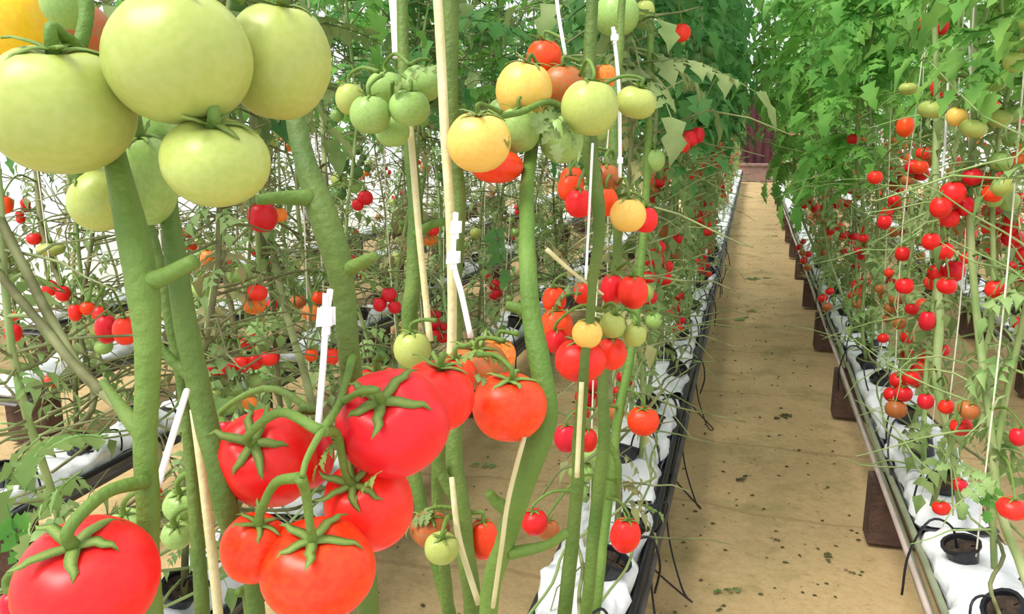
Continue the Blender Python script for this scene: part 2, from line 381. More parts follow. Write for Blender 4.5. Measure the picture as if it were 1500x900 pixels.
plant('tomato plant behind the slanting stem, one pale green and two orange fruits low down',
  [('stem_dark', [(668, 560, 1.06, 20), (664, 640, 1.05, 24), (670, 720, 1.04, 28), (682, 800, 1.04, 28), (692, 900, 1.05, 26)]),
   ('stem_dark', [(637, 665, 1.02, 14), (650, 700, 1.03, 18), (672, 740, 1.04, 22)]),
   ('cane', [(662, 700, 1.0, 8), (672, 780, 1.0, 9), (700, 885, 1.0, 9)])],
  [(647, 803, .98, 50, 46, 'pale', .1, .35, (665, 760, 1.03)), (630, 775, 1.06, 58, 50, 'rust', 0, .3, (665, 745, 1.05)), (708, 790, 1.06, 44, 64, 'vermilion', 0, .1, (685, 750, 1.05))],
  leaves=[(640, 750, 1.04, .05, -50, 10, 0, 'leaf_olive')], foot=(-.33, .98, LB))
plant('tall tomato plant beside the pale straw cane, with a bunch of unripe green fruits',
  [('stem_dark', [(664, -60, 1.12, 24), (660, 60, 1.12, 24), (660, 180, 1.12, 26), (672, 300, 1.12, 20), (668, 420, 1.13, 18), (664, 560, 1.14, 18), (640, 700, 1.15, 18)])],
  [(600, 158, 1.2, 60, 52, 'green', .1, .1, (590, 110, 1.2)), (542, 168, 1.2, 60, 56, 'green', 0, 0, (560, 110, 1.2)), (513, 145, 1.26, 44, 46, 'pale', 0, 0, (555, 105, 1.22)),
   (575, 192, 1.26, 52, 46, 'green', 0, 0, (575, 120, 1.22)), (618, 122, 1.26, 62, 48, 'green', .4, 0, (600, 95, 1.22)), (565, 130, 1.3, 58, 50, 'green', 0, 0, (600, 95, 1.22)),
   (604, 512, 1.18, 56, 56, 'pale', 0, .1, (640, 470, 1.16))],
  leaves=[(655, 95, 1.14, .09, -80, 0, .03, 'leaf_olive'), (690, 30, 1.2, .14, 60, 0, .05, 'leaf_dark'), (620, 545, 1.1, .05, 40, 20, 0, 'leaf_olive')],
  foot=(-.4, 1.1, LB))
plant('bare green tomato plant rising behind the red bunch, next to the straw cane',
  [('stem_dark', [(588, -60, 1.42, 16), (590, 60, 1.4, 16), (597, 190, 1.38, 18), (608, 300, 1.36, 22), (606, 400, 1.35, 24), (600, 480, 1.35, 24), (596, 640, 1.4, 20)]),
   ('stem', [(650, 325, 1.32, 12), (630, 330, 1.33, 12), (608, 345, 1.35, 16)])],
  [(600, 508, 1.5, 34, 30, 'green', 0, 0, None)], foot=(-.41, 1.2, LB))
plant('tomato plant with a mixed cluster of yellow, pale green and red fruits at head height',
  [('stem_dark', [(868, -60, 1.24, 16), (864, 80, 1.24, 20), (862, 200, 1.22, 24), (870, 260, 1.22, 24), (878, 330, 1.22, 18), (868, 420, 1.24, 14), (858, 520, 1.26, 14), (848, 640, 1.28, 18), (842, 760, 1.30, 20), (826, 900, 1.32, 22)]),
   ('stem', [(862, 190, 1.2, 10), (810, 150, 1.12, 9), (760, 165, 1.05, 10), (700, 175, 1.0, 9), (680, 180, 1.0, 8)])],
  [(701, 208, 1.0, 92, 86, 'yellow', 0, .25, (735, 165, 1.0)), (767, 132, 1.12, 82, 82, 'yellow', .2, .1, (800, 110, 1.12)), (864, 158, 1.06, 84, 80, 'pale', .1, .0, (850, 110, 1.14)),
   (932, 150, 1.2, 60, 46, 'pale', .2, .15, (880, 125, 1.2)), (728, 244, 1.08, 76, 48, 'vermilion', 0, 0, (740, 200, 1.06)), (760, 190, 1.1, 62, 66, 'green', 0, .1, (790, 140, 1.1)),
   (822, 204, 1.12, 64, 70, 'green', -.3, 0, (800, 160, 1.1)), (797, 84, 1.24, 52, 50, 'vermilion', 0, .1, (830, 60, 1.22)), (824, 126, 1.22, 62, 60, 'rust', 0, .1, (850, 90, 1.22)),
   (884, 112, 1.26, 36, 36, 'orange', 0, .1, (862, 95, 1.24)), (738, 168, 1.2, 50, 48, 'green', 0, .1, (790, 120, 1.16))],
  leaves=[(790, 155, 1.05, .07, 30, 60, -.02, 'leaf_olive'), (700, 165, .98, .05, 40, 20, 0, 'calyx'), (815, 170, 1.05, .06, 60, 60, 0, 'leaf_olive'), (740, 10, 1.3, .16, -70, 10, 0, 'leaf_dark'), (720, 320, 1.5, .12, 20, 60, 0, 'leaf_dark')],
  foot=(-.28, 1.35, LB), stalkr=.0026)
plant('tomato plant with a red bunch topped by one small yellow and two pale green fruits',
  [('stem_dark', [(915, -60, 1.5, 10), (908, 60, 1.5, 12), (900, 200, 1.48, 14), (905, 330, 1.46, 14), (900, 420, 1.44, 13), (884, 540, 1.42, 16), (884, 640, 1.42, 18), (872, 760, 1.44, 18), (858, 900, 1.46, 18)])],
  [(850, 528, 1.3, 74, 62, 'red', 0, .1, (880, 470, 1.36)), (896, 518, 1.36, 44, 48, 'red', 0, 0, (885, 470, 1.38)), (860, 489, 1.26, 44, 42, 'yellow', .1, .2, (875, 455, 1.3)),
   (897, 476, 1.3, 38, 38, 'pale', .2, .2, (885, 450, 1.34)), (930, 491, 1.32, 34, 34, 'pale', .2, .1, (900, 455, 1.36)), (927, 428, 1.36, 44, 50, 'red', 0, 0, (905, 395, 1.42)),
   (897, 424, 1.4, 36, 46, 'red', 0, 0, (900, 390, 1.42)), (812, 440, 1.42, 36, 40, 'vermilion', 0, 0, (850, 400, 1.42)), (815, 478, 1.4, 48, 50, 'vermilion', 0, 0, (850, 430, 1.42)),
   (815, 500, 1.38, 34, 36, 'crimson', 0, 0, None), (856, 430, 1.46, 34, 34, 'red', 0, 0, (880, 400, 1.44)), (832, 520, 1.44, 40, 40, 'crimson', 0, 0, None),
   (836, 276, 1.36, 38, 40, 'vermilion', 0, 0, (870, 240, 1.42)), (848, 298, 1.33, 40, 42, 'red', 0, 0, (880, 250, 1.42)), (920, 315, 1.34, 54, 50, 'yellow', 0, 0, (905, 270, 1.42)), (945, 322, 1.42, 38, 38, 'red', 0, 0, None), (888, 296, 1.4, 34, 42, 'vermilion', 0, 0, (900, 260, 1.44)), (886, 262, 1.44, 46, 44, 'rust', 0, 0, None), (838, 262, 1.46, 36, 36, 'vermilion', 0, 0, None)],
  leaves=[(840, 410, 1.34, .07, -40, 40, 0, 'leaf_olive'), (900, 440, 1.34, .06, 50, 30, 0, 'leaf_olive'), (800, 350, 1.3, .1, 60, 60, 0, 'leaf_dry')],
  foot=(-.3, 1.55, LB), twigs=[([(800, 365, 1.25), (840, 400, 1.25), (884, 432, 1.25)], .004, 'cane')])
plant('tomato plant by the white bags with single red fruits hanging over the black pots',
  [('stem', [(955, -60, 1.95, 8), (952, 100, 1.9, 9), (945, 300, 1.88, 11), (930, 480, 1.85, 12), (905, 620, 1.8, 14), (890, 740, 1.75, 14), (872, 900, 1.7, 14)]),
   ('stem', [(885, 640, 1.7, 9), (905, 680, 1.7, 10), (900, 730, 1.72, 10)])],
  [(942, 617, 1.8, 46, 42, 'vermilion', 0, .1, (915, 570, 1.82)), (916, 784, 1.55, 44, 54, 'red', .1, .1, (890, 730, 1.6)), (783, 765, 1.5, 40, 38, 'crimson', -.1, .1, (840, 720, 1.5)), (803, 776, 1.56, 34, 30, 'rust', 0, 0, None),
   (830, 642, 1.7, 36, 42, 'crimson', 0, 0, (870, 600, 1.75)), (860, 645, 1.74, 30, 36, 'crimson', 0, 0, None), (903, 604, 1.9, 24, 26, 'rust', 0, 0, None),
   (903, 22, 1.7, 68, 60, 'green', 0, 0, (930, -30, 1.85)), (945, 15, 1.8, 28, 28, 'pale', 0, 0, None), (957, 235, 1.9, 34, 34, 'green', 0, 0, (948, 200, 1.9)),
   (997, 48, 2.2, 30, 26, 'red', 0, 0, None), (1010, 205, 2.4, 24, 28, 'red', 0, 0, None), (1000, 212, 2.35, 22, 24, 'crimson', 0, 0, None), (1022, 198, 2.4, 20, 24, 'crimson', 0, 0, None)],
  leaves=[(930, 740, 1.55, .06, 40, 0, 0, 'leaf_olive')], foot=(-.3, 1.75, LB),
  twigs=[([(886, 655, 1.6), (850, 680, 1.55), (820, 690, 1.5), (788, 735, 1.5)], .004, 'stem_dry')])
# second row
plant('thin brown tomato plant with one bright red fruit seen between two thick green stems',
  [('stem_dry', [(360, 60, 2.3, 9), (372, 200, 2.28, 10), (392, 330, 2.25, 11), (420, 460, 2.2, 11), (450, 560, 2.2, 12), (470, 660, 2.2, 12)])],
  [(384, 318, 2.05, 44, 46, 'crimson', 0, 0, (375, 270, 2.2)), (410, 315, 2.15, 22, 22, 'orange', 0, 0, None), (296, 422, 2.2, 30, 32, 'green', 0, 0, None), (305, 380, 2.3, 24, 28, 'orange', 0, 0, None)], foot=(-1.2, 2.0, LB), hi=False)
plant('two leaning brown stems joined at the foot, with a red pair of fruits',
  [('stem_dry', [(-40, 240, 1.5, 12), (0, 320, 1.45, 14), (60, 440, 1.4, 15), (120, 545, 1.35, 16), (180, 602, 1.3, 18), (230, 680, 1.3, 18)]),
   ('stem_dry', [(-30, 370, 1.4, 12), (40, 450, 1.38, 13), (105, 530, 1.34, 14), (150, 575, 1.32, 15)])],
  [(183, 485, 1.7, 36, 42, 'red', 0, 0, (140, 440, 1.5)), (156, 482, 1.75, 34, 44, 'crimson', 0, 0, (130, 440, 1.5)), (60, 545, 2.0, 0.1, .1, 'red', 0, 0, None)][:2], foot=(-1.2, 1.15, LB), hi=False)

plant('green-railed gutter tomato plant with a row of pale green fruits and one yellow one',
  [('stem_far', [(1424, -60, 2.2, 9), (1428, 150, 2.18, 10), (1420, 300, 2.15, 11), (1430, 450, 2.1, 11), (1448, 600, 2.0, 12), (1464, 740, 1.95, 13)])],
  [(1402, 171, 2.1, 30, 28, 'yellow', 0, .2, None), (1366, 160, 2.15, 40, 26, 'pale', 0, .1, None), (1426, 188, 2.05, 38, 27, 'pale', .2, .1, None), (1462, 173, 2.1, 38, 27, 'pale', .2, .1, None), (1480, 168, 2.2, 30, 24, 'green', 0, 0, None),
   (1396, 283, 2.1, 36, 34, 'red', 0, 0, None), (1378, 304, 2.1, 32, 32, 'crimson', 0, 0, None), (1412, 302, 2.15, 30, 30, 'crimson', 0, 0, None), (1391, 320, 2.15, 28, 26, 'red', 0, 0, None),
   (1470, 274, 2.05, 34, 30, 'pale', 0, 0, None), (1456, 290, 2.1, 28, 28, 'green', 0, 0, None), (1478, 295, 2.1, 30, 28, 'green', 0, 0, None), (1450, 266, 2.2, 26, 28, 'red', 0, 0, None),
   (1458, 424, 2.0, 29, 27, 'red', 0, 0, None), (1482, 745, 1.8, 42, 32, 'red', 0, .1, None), (1492, 640, 1.9, 26, 28, 'crimson', 0, 0, None)],
  foot=(.66, 1.78, LB), hi=False, leaves=[(1455, 690, 1.85, .12, -50, 40, 0, 'leaf_olive'), (1450, 650, 1.9, .1, 40, 40, 0, 'leaf_olive'), (1440, 700, 1.9, .1, -40, -30, 0, 'leaf_olive'), (1460, 705, 1.85, .09, -20, 60, 0, 'leaf')])
plant('thin tomato plant with a row of five small red fruits over green ones',
  [('stem_dry', [(318, 250, 2.1, 8), (330, 400, 2.05, 9), (346, 500, 2.0, 9), (352, 600, 1.95, 10), (370, 690, 1.9, 10)])],
  [(308, 545, 1.9, 24, 26, 'crimson', 0, 0, None), (333, 543, 1.9, 25, 27, 'crimson', 0, 0, None), (354, 533, 1.92, 25, 26, 'red', 0, 0, None), (374, 530, 1.92, 22, 24, 'crimson', 0, 0, None), (393, 525, 1.9, 26, 22, 'red', 0, 0, None),
   (316, 580, 1.9, 22, 20, 'pale', 0, 0, None), (345, 572, 1.92, 24, 20, 'green', 0, 0, None), (372, 558, 1.95, 24, 22, 'green', 0, 0, None), (365, 590, 1.9, 22, 20, 'orange', 0, 0, None)], foot=(-1.25, 1.62, LB), hi=False)
plant('spindly tomato plant near the white wall with small red fruits in a line',
  [('stem_dry', [(50, 200, 2.9, 8), (62, 330, 2.85, 9), (90, 420, 2.8, 9), (118, 500, 2.75, 9), (135, 600, 2.7, 9)])],
  [(73, 422, 2.6, 22, 24, 'crimson', 0, 0, None), (92, 430, 2.6, 22, 24, 'crimson', 0, 0, None), (110, 458, 2.6, 20, 26, 'red', 0, 0, None), (128, 452, 2.6, 22, 20, 'vermilion', 0, 0, None), (146, 460, 2.6, 22, 24, 'red', 0, 0, None),
   (19, 488, 2.5, 26, 28, 'red', 0, 0, (80, 440, 2.7)), (50, 350, 2.7, 22, 18, 'crimson', 0, 0, None), (75, 365, 2.7, 40, 20, 'pale', 0, 0, None), (8, 300, 2.7, 22, 26, 'vermilion', 0, 0, None)], foot=(-2.15, 1.75, LB), hi=False)
plant('spindly tomato plant with small orange fruits seen between curving stem and straw cane',
  [('stem_dry', [(470, 150, 2.7, 8), (480, 300, 2.65, 8), (500, 430, 2.6, 9), (520, 560, 2.5, 9)])],
  [(455, 458, 2.4, 26, 24, 'orange', 0, 0, None), (436, 442, 2.45, 24, 20, 'rust', 0, 0, None), (468, 436, 2.45, 24, 20, 'vermilion', 0, 0, None), (399, 446, 2.5, 16, 18, 'crimson', 0, 0, None), (556, 446, 2.5, 20, 22, 'crimson', 0, 0, None),
   (570, 432, 2.5, 24, 22, 'crimson', 0, 0, None), (578, 450, 2.5, 20, 20, 'crimson', 0, 0, None), (535, 290, 2.6, 24, 22, 'crimson', 0, 0, None), (524, 300, 2.6, 18, 18, 'crimson', 0, 0, None), (486, 522, 2.3, 22, 26, 'red', 0, 0, None), (456, 520, 2.3, 20, 20, 'vermilion', 0, 0, None)], foot=(-1.25, 2.5, LB), hi=False)
plant('tomato plant on the green-railed gutter with deep red fruits strung in pairs down its stem',
  [('stem_far', [(1366, -60, 2.7, 8), (1372, 150, 2.65, 9), (1368, 330, 2.6, 10), (1376, 460, 2.5, 13), (1372, 560, 2.45, 12), (1392, 640, 2.4, 11)])],
  [(1364, 354, 2.45, 26, 26, 'red', 0, 0, None), (1384, 368, 2.45, 26, 26, 'red', 0, 0, None), (1387, 419, 2.4, 28, 24, 'red', 0, .1, None), (1398, 397, 2.5, 30, 32, 'crimson', 0, 0, None), (1372, 400, 2.55, 26, 26, 'crimson', 0, 0, None),
   (1325, 419, 2.5, 26, 24, 'red', 0, 0, None), (1322, 372, 2.6, 22, 22, 'crimson', 0, 0, None), (1358, 470, 2.5, 24, 30, 'crimson', 0, 0, None), (1296, 325, 2.8, 20, 20, 'red', 0, 0, None), (1282, 260, 2.9, 22, 20, 'red', 0, 0, None),
   (1348, 245, 2.8, 24, 20, 'vermilion', 0, 0, None), (1354, 36, 2.9, 20, 22, 'rust', 0, 0, None), (1379, 38, 2.9, 22, 26, 'crimson', 0, 0, None), (1374, 130, 2.8, 22, 28, 'crimson', 0, 0, None), (1326, 186, 2.8, 26, 30, 'vermilion', 0, 0, None),
   (1356, 588, 2.3, 24, 24, 'crimson', 0, 0, None), (1386, 596, 2.3, 22, 22, 'red', 0, 0, None), (1330, 130, 2.8, 26, 18, 'pale', 0, 0, None)],
  foot=(.62, 2.35, LB), hi=False, leaves=[(1372, 620, 2.4, .12, -60, 20, 0, 'leaf_olive'), (1380, 600, 2.4, .12, 50, 30, 0, 'leaf_olive')])
# ------------------------------------------------------------------ procedural plants
def proto(kind, seed, near=True):
    Rr = random.Random(seed); root = empty('tomato_plant')
    ht = {'lush': 2.35, 'arch': 2.1, 'dark': 2.45, 'bare': 2.2}[kind] + Rr.uniform(-.15, .2)
    ax, ay, p1, p2 = Rr.uniform(-.12, .12), Rr.uniform(-.12, .12), Rr.uniform(0, 6), Rr.uniform(0, 6)
    def S(z): t = z / ht; return Vector((ax * math.sin(t * 4 + p1) - ax * math.sin(p1) + 0.02 * math.sin(t * 15 + p2), ay * math.sin(t * 4 + p2) - ay * math.sin(p2) + .02 * math.cos(t * 13 + p1), z))
    n = 16; mb = MB(); mb.tube([S(ht * i / n) for i in range(n + 1)], [0.0085 * (1 - 0.55 * i / n) for i in range(n + 1)], 6 if near else 5)
    for k in range(7 if kind != 'bare' else 12):
        z = Rr.uniform(.1, ht * .8); a = Rr.uniform(0, 2 * PI); d = Vector((math.cos(a), math.sin(a), Rr.uniform(0, .7)))
        mb.tube([S(z), S(z) + d * .025, S(z) + d * .05 + Vector((0, 0, -.004))], [.005, .004, .003], 4)
    mb.obj('main_stem', 'stem_far' if kind != 'bare' or seed // 18 % 3 else 'stem_dry', root)
    # thin leafless shoots
    mb = MB()
    for k in range({'lush': 22, 'arch': 14, 'dark': 18, 'bare': 46}[kind]):
        z = Rr.uniform(.0, ht * (.8 if kind == 'bare' else .5)) ; a = Rr.uniform(0, 2 * PI); L = Rr.uniform(.14, .42)
        p = S(z); P = [p]; d = Vector((math.cos(a), math.sin(a), Rr.uniform(-.3, .9))).normalized()
        for q in range(4): p = p + d * (L / 4); d = (d + Vector((Rr.uniform(-.4, .4), Rr.uniform(-.4, .4), Rr.uniform(-.5, .25)))).normalized(); P.append(p)
        mb.tube(P, [.0036, .003, .0026, .002, .0012], 4, False)
    mb.obj('shoot_tangle', 'stem_dry' if kind == 'bare' and seed % 2 else 'stem_far', root)['kind'] = 'stuff'
    # leaves
    mb = MB()
    top = {'lush': 46, 'arch': 62, 'dark': 52, 'bare': 27}[kind]; lo = {'lush': 1.2, 'arch': .8, 'dark': 1.0, 'bare': 1.15}[kind]
    for k in range(top):
        z = Rr.uniform(lo, ht + .05) if kind != 'bare' else Rr.uniform(lo, ht); z = min(z, ht); a = Rr.uniform(0, 2 * PI)
        mb.leaf(S(z), (math.cos(a), math.sin(a), Rr.uniform(-.1, .5)), Rr.uniform(.2, .38) * (1.1 if kind == 'arch' else 1), Rr, 6 if kind != 'bare' else 5, Rr.uniform(.4, 1.3), 6, .44)
    mb.obj('foliage', {'lush': 'leaf', 'arch': 'leaf', 'dark': 'leaf_dark', 'bare': ['leaf_olive', 'leaf_dark', 'leaf', 'leaf_olive'][seed // 18 % 4]}[kind], root)['kind'] = 'stuff'
    mb = MB()
    for k in range({'lush': 30, 'arch': 16, 'dark': 24, 'bare': 20}[kind]):
        z = Rr.uniform(.02 if kind == 'bare' else .16, lo); a = Rr.uniform(0, 2 * PI)
        mb.leaf(S(z), (math.cos(a), math.sin(a), Rr.uniform(-.5, .3)), Rr.uniform(.08, .2), Rr, 3, 1.2, 3, .36)
    mb.obj('lower_foliage', 'leaf_olive' if seed // 18 % 4 or kind != 'bare' else 'leaf_dry', root)['kind'] = 'stuff'
    # fruit trusses
    hs = {'lush': [.25, .45, .62, .8, .95, 1.15, 1.35], 'arch': [.35, .7], 'dark': [.3, .6, .95, 1.25], 'bare': [.3, .55, .85, 1.15, 1.45]}[kind]
    for z0 in hs:
        if Rr.random() < (.25 if kind != 'bare' else .35): continue
        z = z0 + Rr.uniform(-.12, .12); a = Rr.uniform(0, 2 * PI); d = Vector((math.cos(a), math.sin(a), 0))
        b = S(z); mid = b + d * .05 + Vector((0, 0, .015)); e = b + d * .10 + Vector((0, 0, -.11))
        st = MB(); st.tube(spline([b, mid, e], 3), .0024, 4, False)
        nt = Rr.choice([1, 2, 3, 4, 4, 5]); r0 = Rr.uniform(.021, .031)
        zc = .95 if kind != 'bare' else .6
        pool = (['crimson'] * 4 + ['red'] * 2 + ['rust']) if z < zc else (['crimson', 'vermilion', 'red', 'orange', 'green', 'green'] if z < zc + .2 else ['green', 'pale', 'green', 'darkgreen', 'darkgreen'])
        if kind == 'bare' and Rr.random() < .35: pool = ['green', 'pale', 'darkgreen', 'green']
        base = Rr.choice(pool)
        for q in range(nt):
            t = (q + .5) / nt; c = mid.lerp(e, t) + Vector((-d.y, d.x, 0)) * (r0 * 1.0 * (-1 if q % 2 else 1)) + Vector((0, 0, -r0 * .7)) + d * Rr.uniform(-.008, .01)
            kd = base if Rr.random() < .6 else Rr.choice(pool); r = r0 * Rr.uniform(.85, 1.1)
            o = put('tomato', tomato_mesh(kd, q % 4, False), root, c); o.scale = (r, r, r * .88); o.rotation_euler = (Rr.uniform(-.4, .4), Rr.uniform(-.4, .4), Rr.uniform(0, 6))
            if near: k = put('calyx', calyx_mesh(q % 4, False), o, (0, 0, .86)); k.scale = (.8, .8, .8)
            st.tube([mid.lerp(e, t), c + Vector((0, 0, r * .8))], .0018, 4, False)
        st.obj('fruit_stalk', 'stem_far', root)
    index_kids(root); return root
PRO = {k: [proto(k, sd * 17 + 3 + sd) for sd in range(n)] for k, n in (('lush', 7), ('arch', 3), ('dark', 6), ('bare', 8))}
used = set(); ORD = ['first', 'second', 'third', 'fourth', 'fifth', 'sixth', 'seventh', 'eighth', 'ninth', 'tenth', 'eleventh', 'twelfth', 'thirteenth', 'fourteenth']
def place(kind, x, y, label, group, scale=1.0, lean=(0, 0)):
    pr = R.choice(PRO[kind]) if not [p for p in PRO[kind] if p.name not in used] else [p for p in PRO[kind] if p.name not in used][0]
    o = pr if pr.name not in used else copy_tree(pr)
    used.add(pr.name)
    o.location = (x, y, LB); o.rotation_euler = (lean[1], lean[0], (R.uniform(0, 2 * PI) if y < 8 else R.choice([0, PI])) if lean == (0, 0) else 0); o.scale = (scale * (.62 if y > 8 else 1), scale, scale * R.uniform(.95, 1.05))
    tag(o, label, 'tomato plant', group)
    return o
def vis(x, y, m=60):
    v = Vector((x, y, 1.2)) - CAM; d = v.dot(FW)
    return d > .3 and -m < 750 + F * v.dot(RT) / d < 1500 + m
def row(x, y0, y1, kindf, rowname, step0=.34, grow=.03, maxord=10):
    y = y0; n = 0
    while y < y1:
        if vis(x, y):
            kind = kindf(y)
            adj = {'lush': 'leafy', 'dark': 'dark leafy', 'bare': 'spindly'}[kind]; rn = RN[rowname]
            if n < maxord: lab = f'{adj} tomato plant on the {rn}, {ORD[n]} from the front'; g = None
            elif y < 12: lab = f'tomato plant in the dense middle stretch of the {rn}'; g = 'middle stretch of plants on the ' + rn
            else: lab = f'distant tomato plant near the far end of the {rn}'; g = 'far stretch of plants on the ' + rn
            place(kind, x + R.uniform(-.05, .05), y, lab, g); n += 1
        y += step0 * R.uniform(.85, 1.15) + grow * max(0, y - 2)
RN = {'R1': 'green-railed gutter', 'L1': 'black-railed gutter', 'R2': 'gutter behind the green-railed one', 'R3': 'third gutter on the green-railed side',
      'L2': 'gutter behind the black-railed one', 'L3': 'third gutter towards the white wall', 'L4': 'fourth gutter towards the white wall', 'L5': 'gutter beside the white wall'}
row(.62, 1.55, 21.5, lambda y: 'lush', 'R1', .30, .018, 10)
row(-.33, 1.95, 21.5, lambda y: 'dark' if y > 2.3 else 'bare', 'L1', .26, .018, 8)
row(1.55, 2.2, 16.5, lambda y: 'lush', 'R2', .30, .045, 6)
row(2.47, 3.6, 16.5, lambda y: 'dark', 'R3', .4, .07, 3)
row(-1.25, 1.2, 13.5, lambda y: 'bare' if y < 8 else 'dark', 'L2', .22, .045, 8)
row(-2.15, 1.8, 13.5, lambda y: 'bare' if y < 9 else 'dark', 'L3', .26, .05, 6)
row(-3.05, 2.8, 13.5, lambda y: 'bare', 'L4', .32, .06, 4)
row(-3.95, 3.8, 13.5, lambda y: 'bare' if R.random() < .6 else 'dark', 'L5', .42, .08, 3)
# arching leafy tops that lean over the path
for i, (x, y, lx) in enumerate([(.57, 3.9, -.12), (.55, 4.6, -.18), (.54, 5.2, -.22), (.54, 5.9, -.26), (.54, 6.6, -.24), (-.34, 5.4, .06), (-.34, 6.8, .07)]):
    side = 'green-railed' if x > 0 else 'black-railed'
    place('arch' if x > 0 else 'dark', x, y, f'leafy tomato plant arching over the path from the {side} side', f'plants arching over the path from the {side} side', 1.0, (lx, 0))

# ------------------------------------------------------------------ the growing gutters
ROWS = [(.62, 1.35, 21.9, RN['R1'], 14), (-.33, .25, 21.9, RN['L1'], 14), (1.55, 2.0, 17, RN['R2'], 6), (-1.25, .9, 14, RN['L2'], 8),
        (-2.15, 1.6, 14, RN['L3'], 6), (-3.05, 2.6, 14, RN['L4'], 4), (2.47, 3.2, 17, RN['R3'], 3), (-3.95, 3.6, 14, RN['L5'], 3)]
def bag_mesh(seed):
    Rr = random.Random(seed); off = Vector((seed * 3.1, 1, 2)); L, W, T = 0.99, .205, .085
    def fn(u, v):
        y = (u - .5) * L; e = min(1, (0.5 - abs(u - .5)) * 14) ** .5 if 0 < u < 1 else 0
        a = 2 * PI * v; cx = math.copysign(abs(math.cos(a)) ** .55, math.cos(a)); cz = math.copysign(abs(math.sin(a)) ** .6, math.sin(a))
        x = cx * W / 2 * (.92 + .08 * e); z = cz * T / 2 * max(e, .08)
        p = Vector((x, y, z)); nn = noise.noise(p * 9 + off) * .026 + noise.noise(p * 24 + off) * .016
        if z < 0: nn *= .2
        return (x + cx * nn, y, z + nn * (1 if z > 0 else 0) + T / 2)
    mb = MB(); mb.grid(fn, 40, 24); return mb.mesh('grow_bag', 'bag')
BAGS = [bag_mesh(i) for i in range(4)]
def pot_meshes():
    mb = MB(); n = 16
    prof = [(.028, 0), (.036, .05), (.041, .052), (.041, .058), (.034, .058), (.032, .045)]
    mb.grid(lambda u, v: (prof[round(u * 5)][0] * math.cos(2 * PI * v), prof[round(u * 5)][0] * math.sin(2 * PI * v), prof[round(u * 5)][1]), 5, n)
    mb.f.append(tuple(range(n)))
    sl = MB(); sl.grid(lambda u, v: (.033 * u * math.cos(2 * PI * v), .033 * u * math.sin(2 * PI * v), .047 + .006 * noise.noise(Vector((u * 5, v * 9, 0)))), 3, n)
    dr = MB(); dr.tube(spline([(.01, 0, .03), (.012, 0, .1), (.05, .02, .13), (.10, .05, .06), (.125, .08, -.03)], 5), .0028, 6)
    return mb.mesh('pot', 'black', False), sl.mesh('soil', 'soil'), dr.mesh('drip_tube', 'hose')
PM = pot_meshes()
def far_box(x, y0, y1, z0, z1):
    pass
